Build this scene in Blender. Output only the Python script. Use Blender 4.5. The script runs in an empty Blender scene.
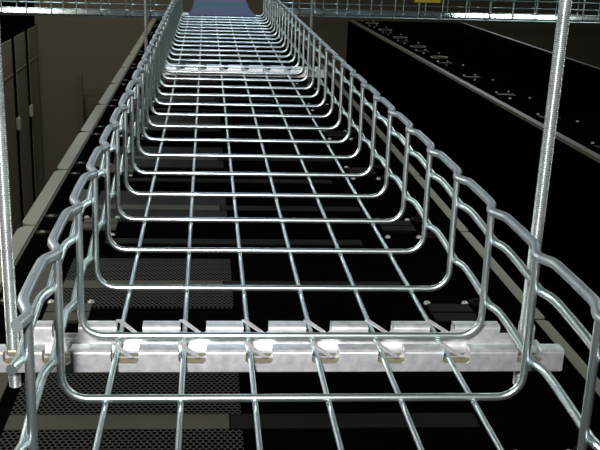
import bpy, bmesh, math, random
from mathutils import Vector, Matrix
random.seed(4)
S = bpy.context.scene
COL = S.collection

# ---------------------------------------------------------------- camera
cd = bpy.data.cameras.new('camera'); cam = bpy.data.objects.new('camera', cd); COL.objects.link(cam)
PIT, YAW, ROL, FPX = .3075, .0695, .0292, 915.13
fw = Vector((math.sin(YAW)*math.cos(PIT), math.cos(YAW)*math.cos(PIT), -math.sin(PIT)))
r0 = Vector((math.cos(YAW), -math.sin(YAW), 0)); u0 = r0.cross(fw)
rr = r0*math.cos(ROL)+u0*math.sin(ROL); uu = -r0*math.sin(ROL)+u0*math.cos(ROL)
M = Matrix((rr, uu, -fw)).transposed().to_4x4(); M.translation = (-.0619, -.5492, .2968)
cam.matrix_world = M
cd.sensor_width = 36; cd.sensor_fit = 'HORIZONTAL'; cd.lens = 36*FPX/600; cd.shift_x = 34.64/600
cd.clip_start = .02; cd.clip_end = 50
S.camera = cam
# ---------------------------------------------------------------- world, lights, exposure
w = bpy.data.worlds.new('world'); S.world = w; w.use_nodes = True
w.node_tree.nodes['Background'].inputs[0].default_value = (.55, .75, .7, 1)
w.node_tree.nodes['Background'].inputs[1].default_value = .02
S.view_settings.view_transform = 'Standard'; S.view_settings.look = 'None'
S.view_settings.exposure = 0; S.view_settings.gamma = 1; S.view_settings.use_curve_mapping = False
def area(name, loc, target, sx, sy, power, col):
    l = bpy.data.lights.new(name, 'AREA'); l.shape = 'RECTANGLE'; l.size = sx; l.size_y = sy
    l.energy = power; l.color = col
    o = bpy.data.objects.new(name, l); COL.objects.link(o); o.location = loc
    o.rotation_euler = (Vector(target)-Vector(loc)).to_track_quat('-Z', 'Y').to_euler(); return o
area('camera_flash', (-.13, -.60, .40), (0, .6, .06), .06, .04, 3.0, (1, .97, .975)).data.spread = math.radians(70)
area('aisle_light_left', (-1.05, 2.2, 1.18), (-1.05, 2.2, 0), .25, 3.4, 8, (.82, 1, .97))
area('fill_light_left', (-1.15, 1.0, .45), (-.3, 1.0, -.35), .3, .5, 8, (1, .98, .9))  # added fill that brightens the near left cabinet tops, no known lamp
area('aisle_light_far_left', (-1.3, 6.6, 1.18), (-1.3, 6.6, 0), .2, 2.4, 30, (.95, 1, .93))
area('aisle_light_right', (2.9, 6.6, 1.18), (2.9, 5.6, 0), .2, 2.0, 6, (.9, 1, .97))
area('aisle_light_near_right', (1.15, 1.6, 1.18), (.9, 1.6, 0), .2, 3.0, 25, (.8, 1, .97))
area('ceiling_light_over_tray', (.1, 4.2, 1.18), (.1, 4.2, 0), .3, 3.4, 14, (.62, .80, 1))
area('reflection_fill_left', (-1.85, 8.9, .5), (-1.85, 0, .3), .6, .25, 9, (.9, 1, .97))  # unseen fill, added so the left tray liner reflects white
area('reflection_fill_right', (3.0, 8.9, .5), (2.2, 0, .3), 1.0, .25, 22, (.85, 1, .97))  # same added fill for the right tray liner, not a known fixture

# ---------------------------------------------------------------- materials
def mat(name, col, rough=.5, metal=0., noise=None, bump=0, spec=.5):
    m = bpy.data.materials.new(name); m.use_nodes = True; nt = m.node_tree; b = nt.nodes['Principled BSDF']
    b.inputs['Base Color'].default_value = (*col, 1); b.inputs['Roughness'].default_value = rough
    b.inputs['Metallic'].default_value = metal; b.inputs['Specular IOR Level'].default_value = spec
    if noise:
        sc, amt = noise
        tc = nt.nodes.new('ShaderNodeTexCoord'); n = nt.nodes.new('ShaderNodeTexNoise')
        n.inputs['Scale'].default_value = sc; n.inputs['Detail'].default_value = 4
        nt.links.new(tc.outputs['Object'], n.inputs['Vector'])
        r = nt.nodes.new('ShaderNodeValToRGB')
        r.color_ramp.elements[0].position = .3; r.color_ramp.elements[1].position = .7
        r.color_ramp.elements[0].color = (*[c*(1-amt) for c in col], 1)
        r.color_ramp.elements[1].color = (*[min(1, c*(1+amt)) for c in col], 1)
        nt.links.new(n.outputs['Fac'], r.inputs['Fac']); nt.links.new(r.outputs['Color'], b.inputs['Base Color'])
        mr = nt.nodes.new('ShaderNodeMapRange'); mr.inputs['To Min'].default_value = rough*.85; mr.inputs['To Max'].default_value = min(1, rough*1.2)
        nt.links.new(n.outputs['Fac'], mr.inputs['Value']); nt.links.new(mr.outputs['Result'], b.inputs['Roughness'])
        if bump:
            bp = nt.nodes.new('ShaderNodeBump'); bp.inputs['Strength'].default_value = bump; bp.inputs['Distance'].default_value = .001
            nt.links.new(n.outputs['Fac'], bp.inputs['Height']); nt.links.new(bp.outputs['Normal'], b.inputs['Normal'])
    return m
GALV = mat('galvanised wire', (.69, .79, .79), .29, .95)
EDGE = mat('zinc dipped edge wire', (.36, .40, .42), .38, .8, (60, .08))
BRK = mat('galvanised sheet', (.78, .80, .81), .40, .75, (140, .14), .2)
ROD = mat('zinc plated thread', (.60, .64, .62), .27, .85, (60, .1))
SHADE = mat('painted notch shade', (.22, .20, .13), .6, .2, (60, .1))  # shade inside the bracket notches, put into a tan colour
NUT = mat('yellow zinc nut', (.5, .46, .34), .35, .8, (60, .1))
LINER = mat('sheet steel liner', (.75, .80, .76), .22, .9, (8, .08))
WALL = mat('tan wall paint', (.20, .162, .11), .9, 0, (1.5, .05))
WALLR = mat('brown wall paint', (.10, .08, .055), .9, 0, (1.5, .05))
FLOOR = mat('raised floor vinyl', (.10, .095, .08), .7, 0, (3, .1))
CEIL = mat('dark ceiling', (.06, .06, .06), .9)
TAN = mat('tan cabinet paint', (.25, .22, .15), .5, 0, (30, .05))
TANF = mat('tan door paint', (.20, .17, .12), .55, 0, (30, .05))
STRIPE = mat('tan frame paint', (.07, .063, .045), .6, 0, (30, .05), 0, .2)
BLK = mat('black cabinet paint', (.0022, .0022, .0022), .6, 0, (20, .2), 0, .0)
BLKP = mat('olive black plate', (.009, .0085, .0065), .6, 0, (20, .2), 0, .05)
BLKM = mat('black mesh door', (.0014, .0014, .0014), 1, 0, None, 0, 0)
GROM = mat('tan grommet rim', (.26, .23, .16), .5)
RING = mat('pale grommet rim', (.20, .185, .14), .45)
SCREW = mat('zinc screw', (.6, .6, .55), .35, .6)
HANDLE = mat('pale handle', (.50, .42, .36), .5)
YEL = mat('yellow plastic', (.62, .45, .03), .5)
RAIL = mat('olive grey rail paint', (.14, .125, .08), .5)
# blue grey sheet with purple and teal reflections painted in as colour bands
SHEET = mat('sheet with painted reflections', (.3, .3, .4), .9, 0, None, 0, .08)
nt = SHEET.node_tree; b = nt.nodes['Principled BSDF']
tc = nt.nodes.new('ShaderNodeTexCoord'); mp = nt.nodes.new('ShaderNodeMapping'); mp.inputs['Scale'].default_value = (1.2, 2.6, 1)
n = nt.nodes.new('ShaderNodeTexNoise'); n.inputs['Scale'].default_value = 1.6; n.inputs['Detail'].default_value = 3
r = nt.nodes.new('ShaderNodeValToRGB')
r.color_ramp.elements[0].position = .35; r.color_ramp.elements[0].color = (.05, .19, .19, 1)
r.color_ramp.elements[1].position = .62; r.color_ramp.elements[1].color = (.20, .13, .26, 1)
for a, c in ((tc.outputs['Object'], mp.inputs['Vector']), (mp.outputs['Vector'], n.inputs['Vector']), (n.outputs['Fac'], r.inputs['Fac']), (r.outputs['Color'], b.inputs['Base Color'])): nt.links.new(a, c)
# perforated steel: staggered round holes
def perforated():
    m = bpy.data.materials.new('perforated steel'); m.use_nodes = True; nt = m.node_tree; b = nt.nodes['Principled BSDF']
    tc = nt.nodes.new('ShaderNodeTexCoord'); sx = nt.nodes.new('ShaderNodeSeparateXYZ'); nt.links.new(tc.outputs['Object'], sx.inputs[0])
    def mth(op, a, c=None, d=None):
        n = nt.nodes.new('ShaderNodeMath'); n.operation = op
        for i, v in enumerate((a, c, d)):
            if v is None: continue
            if isinstance(v, (int, float)): n.inputs[i].default_value = v
            else: nt.links.new(v, n.inputs[i])
        return n.outputs[0]
    px, py = .0095, .0165
    def cell(ox, oy):
        x = mth('SUBTRACT', mth('FRACT', mth('ADD', mth('DIVIDE', sx.outputs[0], px), ox+100)), .5)
        y = mth('SUBTRACT', mth('FRACT', mth('ADD', mth('DIVIDE', sx.outputs[1], py), oy+100)), .5)
        x = mth('MULTIPLY', x, px); y = mth('MULTIPLY', y, py)
        return mth('SQRT', mth('ADD', mth('MULTIPLY', x, x), mth('MULTIPLY', y, y)))
    d = mth('MINIMUM', cell(0, 0), cell(.5, .5))
    hole = mth('LESS_THAN', d, .0037)
    mx = nt.nodes.new('ShaderNodeMix'); mx.data_type = 'RGBA'; nt.links.new(hole, mx.inputs[0])
    mx.inputs[6].default_value = (.031, .028, .021, 1); mx.inputs[7].default_value = (.001, .001, .001, 1)
    nt.links.new(mx.outputs[2], b.inputs['Base Color']); b.inputs['Roughness'].default_value = .6
    sp = mth('MULTIPLY', mth('SUBTRACT', 1.0, hole), .4); nt.links.new(sp, b.inputs['Specular IOR Level'])
    return m
PERF = perforated()

# ---------------------------------------------------------------- helpers
def box(bm, x0, x1, y0, y1, z0, z1, bev=0):
    g = bmesh.ops.create_cube(bm, size=1); vs = g['verts']
    for v in vs:
        v.co = Vector((x0 if v.co.x < 0 else x1, y0 if v.co.y < 0 else y1, z0 if v.co.z < 0 else z1))
    if bev:
        es = list({e for v in vs for e in v.link_edges})
        bmesh.ops.bevel(bm, geom=es, offset=bev, segments=2, affect='EDGES')
def prism(bm, pts, vec):
    vec = Vector(vec); a = [bm.verts.new(Vector(p)) for p in pts]; c = [bm.verts.new(Vector(p)+vec) for p in pts]
    bm.faces.new(a); bm.faces.new(c[::-1]); n = len(a)
    for i in range(n): bm.faces.new((a[i], c[i], c[(i+1) % n], a[(i+1) % n]))
def tube(bm, pts, rad, seg=10):
    pts = [Vector(p) for p in pts]; prev = None; up = None; rings = []
    for i, p in enumerate(pts):
        t = (pts[min(i+1, len(pts)-1)]-pts[max(i-1, 0)]).normalized()
        if up is None: up = t.orthogonal().normalized()
        else: up = (up - t*up.dot(t)).normalized()
        s = t.cross(up); rd = rad[i] if isinstance(rad, (list, tuple)) else rad
        rings.append([bm.verts.new(p+(up*math.cos(a)+s*math.sin(a))*rd) for a in [2*math.pi*k/seg for k in range(seg)]])
    for a, c in zip(rings, rings[1:]):
        for k in range(seg): bm.faces.new((a[k], a[(k+1) % seg], c[(k+1) % seg], c[k]))
    bm.faces.new(rings[0][::-1]); bm.faces.new(rings[-1])
def lathe(bm, c, prof, seg=16, caps=True):
    rings = [[bm.verts.new((c[0]+rd*math.cos(2*math.pi*k/seg), c[1]+rd*math.sin(2*math.pi*k/seg), c[2]+z)) for k in range(seg)] for rd, z in prof]
    for a, d in zip(rings, rings[1:]):
        for k in range(seg): bm.faces.new((a[k], a[(k+1) % seg], d[(k+1) % seg], d[k]))
    if caps: bm.faces.new(rings[0][::-1]); bm.faces.new(rings[-1])
def obj(name, bm, m, parent=None, smooth=True):
    bmesh.ops.recalc_face_normals(bm, faces=bm.faces[:])
    me = bpy.data.meshes.new(name); bm.to_mesh(me); bm.free(); me.materials.append(m)
    if smooth:
        for p in me.polygons: p.use_smooth = True
        me.set_sharp_from_angle(angle=math.radians(40))
    o = bpy.data.objects.new(name, me); COL.objects.link(o)
    if parent: o.parent = parent
    return o
def tag(o, label, cat, group=None):
    o['label'] = label; o['category'] = cat
    if group: o['group'] = group
    return o
def thing(name, label, cat, loc=(0, 0, 0), rz=0, group=None):
    o = bpy.data.objects.new(name, None); COL.objects.link(o); o.empty_display_size = .05
    o.location = loc; o.rotation_euler = (0, 0, rz); return tag(o, label, cat, group)
def dup(o, loc=None, label=None, parent=None):
    c = o.copy(); COL.objects.link(c)
    if parent: c.parent = parent
    if loc is not None: c.location = loc
    if label: c['label'] = label
    for ch in list(o.children): dup(ch, parent=c)
    return c
def struct(name, x0, x1, y0, y1, z0, z1, m):
    bm = bmesh.new(); box(bm, x0, x1, y0, y1, z0, z1); o = obj(name, bm, m, smooth=False); o['kind'] = 'structure'; return o

# ---------------------------------------------------------------- room
FZ = -2.5; CZ = 1.2
struct('floor', -3.6, 5.4, -3, 9.2, FZ-.1, FZ, FLOOR)
struct('ceiling', -3.6, 5.4, -3, 9.2, CZ, CZ+.1, CEIL)
struct('wall_back', -3.6, 5.4, 9.0, 9.2, FZ, CZ, WALL)
struct('wall_left', -3.7, -3.6, -3, 9.2, FZ, CZ, WALL)
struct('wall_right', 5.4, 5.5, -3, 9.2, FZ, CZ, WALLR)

# ---------------------------------------------------------------- wire tray
A = .1551; H = .100; RC = .0027
def tray(root, n0, n1, ylo, yhi, detail=True):
    sg = 14 if detail else 6
    bm = bmesh.new(); R = .017; pts = [(-A+.001, 0, H), (-A, 0, R)]
    for k in range(1, 6):
        a = k*math.pi/12; pts.append((-A+R-R*math.cos(a), 0, R-R*math.sin(a)))
    pts += [(-A+R, 0, 0)]; pts += [(-x, y, z) for x, y, z in reversed(pts)]
    tube(bm, pts, RC, sg); first = obj('cross_wire', bm, GALV, root); first.location = (0, n0*.1, 0)
    for k in range(n0+1, n1+1):
        c = first.copy(); COL.objects.link(c); c.parent = root; c.location = (0, k*.1, 0)
    for x in (-.125, -.075, -.025, .025, .075, .125):
        bm = bmesh.new(); tube(bm, [(x-.0019, ylo, -.0048), (x-.0019, yhi, -.0048)], .0020, sg); obj('bottom_wire', bm, GALV, root)
    prof = [(0, 0), (.05, .25), (.12, .85), (.17, 1), (.45, 1.04), (.74, 1), (.82, .85), (.93, .22)]
    profs = [(0, 0), (.03, .3), (.09, .75), (.17, 1), (.3, .95), (.5, .75), (.75, .42), (.92, .12)]
    def wavy(sgn, x, z, amp, rad, name, m, dz=0):
        pts = []; ys = [k*.1 for k in range(n0, n1+1)]
        for y in ys[::-1][:-1]:
            for t, h in (prof if name == 'edge_wire' else profs): pts.append((sgn*(x+amp*h), y-.1*t, z+dz*h))
        pts.append((sgn*x, ys[0], z))
        if ys[0]-ylo > .002: pts.append((sgn*(x+amp*.5), ylo, z))
        bm = bmesh.new(); tube(bm, pts, rad, sg); obj(name, bm, m, root)
    for sgn in (-1, 1):
        wavy(sgn, A+.0050, .026, .0036, .0030, 'side_wire', GALV)
        wavy(sgn, A+.0045, .0775, .0038, .0030, 'side_wire', GALV)
        wavy(sgn, A-.001, H+.0022, .0068, .0034, 'edge_wire', EDGE)
main = thing('wire_cable_tray', 'long silver wire mesh cable tray running away down the middle of the picture', 'cable tray', (0, 0, 0))
tray(main, -1, 30, -.112, 3.03)
# splice clip at the far end
bm = bmesh.new(); box(bm, -.150, -.130, 2.94, 3.0, .003, .008, .001); obj('splice_clip', bm, BRK, main)

# ---------------------------------------------------------------- support brackets
def bracket(y, label):
    t = thing('support_bracket', label, 'bracket', (0, y, 0), 0, 'brackets carrying the long wire tray')
    L = .213; wires = [-.127, -.077, -.027, .023, .073, .123]
    cuts = [(-.209, -.193)] + [(w-.0035, w+.0170) for w in wires] + [(.177, .196)]
    cuts.insert(1, (-.1805, -.1600))
    Z0, ZT, ZN = -.0165, 0.0, -.0105
    def outline(L):
        p = [(-L, Z0), (-L, ZT)]
        for a, c in cuts:
            if a < -L or c > L: continue
            p += [(a, ZT), (a, ZN+.002), (a+.002, ZN), (c-.002, ZN), (c, ZN+.002), (c, ZT)]
        return p + [(L, ZT), (L, Z0)]
    bm = bmesh.new()
    box(bm, -L, L, -.0265, .0285, Z0-.0012, Z0)           # web
    obj('web', bm, BRK, t, False)
    bm = bmesh.new(); box(bm, -L+.002, L-.002, -.0266, -.0085, -.0118, -.0107); obj('shade_strip', bm, SHADE, t, False)['label'] = 'tan strip painted as shade inside the ridge'  # strip added to give the notches their shaded look
    for (yf, yb, LL) in ((-.028, -.015, L), (.0170, .0285, .206)):
        bm = bmesh.new()
        for yy in (yf, yb-.0012):
            prism(bm, [(x, yy, z) for x, z in outline(LL)], (0, .0012, 0))
        edges = [-LL]+[v for c in cuts if c[0] > -LL and c[1] < LL for v in c]+[LL]
        for a, c in zip(edges[::2], edges[1::2]):
            k = 5; pr = []
            for q in range(k+1): pr.append((a, yf-.0003+.003*(1-math.cos(q*math.pi/2/k)), ZT-.0022+.003*math.sin(q*math.pi/2/k)))
            for q in range(k+1): pr.append((a, yb+.0003-.003+.003*math.sin(q*math.pi/2/k), ZT-.0022+.003*math.cos(q*math.pi/2/k)))
            prism(bm, pr, (c-a, 0, 0))
        obj('ridge', bm, BRK, t)
        for wx in wires:
            bm = bmesh.new()
            p = [(wx-.0045, yb, .0012), (wx-.0005, yb, .0012), (wx+.0125, yf+.001, -.0045), (wx+.0090, yf+.001, -.0045)]
            prism(bm, p, (0, 0, -.0012)); obj('clip_finger', bm, BRK, t, False)
    return t
bracket(.1, 'silver notched support bracket under the near end of the long tray')
bracket(1.6, 'silver notched support bracket farther back under the long tray')

# ---------------------------------------------------------------- threaded rods with nuts
def rod(x, y, label, detail):
    t = thing('threaded_rod', label, 'rod', (x, y, -.042), 0, 'rods hanging the support brackets')
    top = CZ+.042; pitch = .0014 if detail else .004; prof = []; z = 0; R = .0047 if detail else .004
    zmax = .5 if detail else top
    while z < zmax: prof += [(R, z), (R-.0006, z+pitch/2)]; z += pitch
    prof.append((R-.0003, top))
    bm = bmesh.new(); lathe(bm, (0, 0, 0), prof, 16 if detail else 8); obj('shaft', bm, ROD, t)
    for z in (.0165,):
        bm = bmesh.new(); lathe(bm, (0, 0, z), [(.0042, 0), (.0066, 0), (.0072, .0008), (.0072, .0052), (.0066, .006), (.0042, .006)], 6, False); obj('nut', bm, NUT, t)
        bm = bmesh.new(); lathe(bm, (0, 0, z+.0062), [(.0042, 0), (.0085, 0), (.0085, .0014), (.0042, .0014)], 20, False); obj('washer', bm, BRK, t)
    if detail:
        bm = bmesh.new(); lathe(bm, (0, 0, .0262), [(.0042, 0), (.0066, 0), (.0072, .0008), (.0072, .0052), (.0066, .006), (.0042, .006)], 6, False); obj('nut', bm, NUT, t)
    return t
rod(-.2075, .1, 'thick threaded hanger rod at the left edge of the picture', True)
rod(.191, .1, 'thick threaded hanger rod at the near right corner of the tray', True)
rod(-.200, 1.6, 'thin-looking hanger rod farther back on the left side of the tray', False)
rod(.181, 1.6, 'thin-looking hanger rod farther back on the right side of the tray', False)

# ---------------------------------------------------------------- crossing trays and liners
cl = thing('wire_cable_tray', 'wire tray crossing the top left corner of the picture', 'cable tray', (-.19, 3.455, -.040), math.radians(90))
tray(cl, 0, 14, 0, 1.43, False)
cr = thing('wire_cable_tray', 'wire tray crossing the top right of the picture', 'cable tray', (.22, 3.455, -.018), math.radians(-90))
tray(cr, 0, 21, 0, 2.13, False)
def sheet(x0, x1, y0, y1, z, label, m):
    bm = bmesh.new(); zt = z+.0012
    prism(bm, [(x0, y0, z), (x1, y0, z), (x1, y1, z), (x0, y1, z), ], (0, 0, .0012))
    return tag(obj('tray_liner', bm, m, None, False), label, 'tray liner')
sheet(-1.5, -.215, 3.322, 3.588, -.036, 'bright flat sheet lining the floor of the upper left crossing tray', LINER)
sheet(.25, 2.3, 3.322, 3.588, -.014, 'bright flat sheet lining the floor of the upper right crossing tray', LINER)
bm = bmesh.new()
prism(bm, [(-.128, 2.93, .0032), (.125, 2.93, .0032), (.112, 3.35, .0032), (.118, 3.55, .0032), (.118, 4.9, .0032), (-.118, 4.9, .0032), (-.118, 3.3, .0032)], (0, 0, .0015))
tag(obj('tray_liner', bm, SHEET, None, False), 'flat sheet with painted purple and teal reflections past the far end of the long tray', 'tray liner')
t = thing('cable_marker', 'yellow plastic marker on the upper right crossing tray', 'marker', (.85, 3.286, .028))
bm = bmesh.new(); box(bm, -.055, .055, 0, .004, .018, .075, .001); obj('plate', bm, YEL, t)
bm = bmesh.new(); box(bm, -.05, -.04, -.003, .009, .068, .08, .001); obj('clip', bm, YEL, t)
bm = bmesh.new(); box(bm, .04, .05, -.003, .009, .068, .08, .001); obj('clip', bm, YEL, t)

# ---------------------------------------------------------------- cabinets
def door_bm(w, th, h, r=.03):
    """door as seen from above: outer corners rounded; outer side is -x"""
    bm = bmesh.new(); p = [(0, 0, 0), (0, w, 0)]
    for k in range(6): a = k*math.pi/10; p.append((-th+r*(1-math.cos(math.pi/2-a)), w-r*(1-math.sin(math.pi/2-a)), 0))
    for k in range(6): a = math.pi/2-k*math.pi/10; p.append((-th+r*(1-math.cos(math.pi/2-a)), r*(1-math.sin(math.pi/2-a)), 0))
    prism(bm, p, (0, 0, -h)); return bm
def plate(root, name, x0, x1, y0, y1, z0, z1, m, bev=0):
    bm = bmesh.new(); box(bm, x0, x1, y0, y1, z0, z1, bev); return obj(name, bm, m, root, bev > 0)
def dome(root, x, y, r=.008, m=None):
    bm = bmesh.new(); lathe(bm, (x, y, 0), [(r, 0), (r, r*.25), (r*.8, r*.6), (r*.4, r*.8)], 10); return obj('screw', bm, m or SCREW, root)
def ring(root, x, y, rx, ry, name, m):
    bm = bmesh.new(); pts = []
    n = 20; tor = []
    for k in range(n):
        a = 2*math.pi*k/n; tor.append([bm.verts.new((x+(rx+d*math.cos(q))*math.cos(a), y+(ry+d*math.cos(q))*math.sin(a), .003+.004*math.sin(q))) for q, d in [(j*math.pi/3, .0055) for j in range(6)]])
    for k in range(n):
        a, c = tor[k], tor[(k+1) % n]
        for j in range(6): bm.faces.new((a[j], a[(j+1) % 6], c[(j+1) % 6], c[j]))
    return obj(name, bm, m, root)
ZC = -.453; HC = ZC-FZ; W = .6
def middle_cabinet(label):
    t = thing('server_cabinet', label, 'server cabinet', (0, 0, ZC), 0, 'cabinets in the row under the tray')
    x0, x1 = -.505, .628
    plate(t, 'body', x0, x1, .003, W-.003, -HC, -.002, BLK)
    plate(t, 'frame_edge', x0-.0005, x0+.006, .003, W-.003, -.02, .0015, STRIPE)
    o = obj('door', door_bm(W-.012, .040, HC-.06), TAN, t); o.location = (x0-.006, .006, -.004)
    bm = door_bm(W-.008, .030, HC-.06, .010); bmesh.ops.scale(bm, vec=(-1, 1, 1), verts=bm.verts); o = obj('door', bm, TAN, t); o.location = (x1+.006, .004, -.012)
    plate(t, 'frame_rail', -.437, -.398, .03, .34, -.002, .002, STRIPE)
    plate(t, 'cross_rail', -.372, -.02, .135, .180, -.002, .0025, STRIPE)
    plate(t, 'cross_rail', -.018, .385, .135, .180, -.002, .0025, BLKP)['label'] = 'cross rail half painted dark as unlit'  # right half of the same rail, weaker light there painted as dark colour
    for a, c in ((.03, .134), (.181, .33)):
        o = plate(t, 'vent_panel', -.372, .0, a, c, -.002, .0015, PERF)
        o = plate(t, 'vent_panel', .0, .385, a, c, -.002, .0012, BLK)  # right half painted black in place of the light falling off
    plate(t, 'cable_entry', -.33, .36, .37, .52, -.002, .003, BLKM, .001)
    plate(t, 'brush_strip', -.31, .34, .425, .465, .003, .007, BLKP, .001)
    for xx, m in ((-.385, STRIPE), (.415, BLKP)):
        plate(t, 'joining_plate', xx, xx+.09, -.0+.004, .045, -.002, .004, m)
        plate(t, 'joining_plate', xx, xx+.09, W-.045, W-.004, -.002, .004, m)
        for yy in (.055, W-.095):
            for dx in (0, .083): dome(t, xx+.003+dx, yy)
    for yy in (.056, W-.085):
        e = ring(t, -.478, yy, .015, .012, 'lifting_eye', BLKP)
        dome(e, -.478, yy, .010, RING)
    for yy in (.056, W-.085): ring(t, .535, yy, .022, .014, 'lifting_eye', BLKP)
    return t
ordn = ['nearest the camera', 'second from the camera', 'third from the camera', 'fourth from the camera', 'fifth from the camera', 'sixth from the camera', 'seventh from the camera', 'eighth from the camera', 'ninth from the camera', 'tenth from the camera', 'eleventh from the camera', 'last but two at the far end', 'last but one at the far end', 'last at the far end']
c0 = middle_cabinet('black-topped server cabinet under the long tray, '+ordn[0]); c0.location = (0, .6, ZC)
for k in range(1, 13):
    dup(c0, (0, .6+.6*k, ZC), 'black-topped server cabinet under the long tray, '+(ordn[k] if k < 11 else ordn[k+1]))

def right_cabinet(grommet=True):
    t = thing('server_cabinet', 'x', 'server cabinet', (0, 0, ZC), 0, 'cabinets in the dark row on the right')
    plate(t, 'body', 0, 1.07, .003, W-.003, -HC, -.002, BLK)
    o = obj('door', door_bm(W-.008, .030, HC-.06, .012), BLKM, t); o.location = (-.003, .004, -.012)
    plate(t, 'frame_edge', -.012, .018, .002, W-.002, -.012, .002, TANF)
    plate(t, 'frame_edge', 1.05, 1.075, .002, W-.002, -.012, .002, STRIPE)
    plate(t, 'cross_rail', .05, 1.03, .28, .315, -.002, .003, BLKM)
    plate(t, 'cable_entry', .30, .95, .36, .5, -.002, .004, BLKM, .001)
    plate(t, 'vent_panel', .25, 1.0, .04, .24, -.002, .002, BLK)
    if grommet: ring(t, .14, .30, .055, .050, 'cable_grommet', GROM)
    plate(t, 'joining_plate', .06, .15, .004, .05, -.002, .004, BLKP)
    for x, y in ((.08, .10), (.15, .12), (.09, W-.08), (.2, W-.06)): dome(t, x, y, .007)
    return t
rc = right_cabinet(); n = 10; rc.rotation_euler.z = .0148
for k in range(n):
    yy = 8.2-.6*(k+1); pos = (1.425-.0148*yy, yy, ZC)
    lab = 'dark server cabinet in the row on the right, ' + ['at its far end', 'second from its far end', 'third from its far end', 'fourth from its far end', 'fifth from its far end', 'fifth from its near end', 'fourth from its near end', 'third from its near end', 'second from its near end', 'nearest the camera'][k]
    if k == 5:
        rc = right_cabinet(False); rc.rotation_euler.z = .0148
    if k in (0, 5): rc.location = pos; rc['label'] = lab
    else: dup(rc, pos, lab)

def left_cabinet():
    h = -.59-FZ; t = thing('server_cabinet', 'x', 'server cabinet', (0, 0, 0), 0, 'tan cabinets across the aisle on the left')
    plate(t, 'body', -1.0, -.03, .003, W-.003, -h, -.002, BLK)
    o = plate(t, 'side_panel', -.98, -.03, W-.003, W+.001, -h, -.004, TANF)
    plate(t, 'door', -.03, -.022, .10, W-.06, -h+.05, -.004, TANF, .001)
    plate(t, 'door_trim', -.022, -.018, .10, W-.06, -.30, -.288, TAN)
    hd = bmesh.new(); box(hd, -.03, .0, -.0, .07, -.79, -.68, .008); obj('handle', hd, HANDLE, t)
    plate(t, 'top_duct', -1.0, -.05, .001, W, -.002, .32, BLK)
    return t
lc = left_cabinet()
for k in range(4):
    pos = (-1.66, 8.55-.6*(k+1), -.59)
    lab = 'tan server cabinet across the left aisle, ' + ['at the far end of its row', 'second from the far end', 'third from the far end', 'cut by the left edge'][k]
    if k == 0: lc.location = pos; lc['label'] = lab
    else: dup(lc, pos, lab)

# ---------------------------------------------------------------- rail by the far wall
t = thing('guard_rail', 'olive grey guard rail post with a side arm by the far wall', 'rail', (-1.33, 8.75, FZ))
bm = bmesh.new(); box(bm, -.03, .03, -.03, .03, 0, 1.40, .006); obj('post', bm, RAIL, t)
bm = bmesh.new(); box(bm, .03, .55, -.02, .02, 1.19, 1.27, .006); obj('arm', bm, RAIL, t)
bm = bmesh.new(); box(bm, .55, .61, -.03, .03, 0, 1.27, .006); obj('post', bm, RAIL, t)
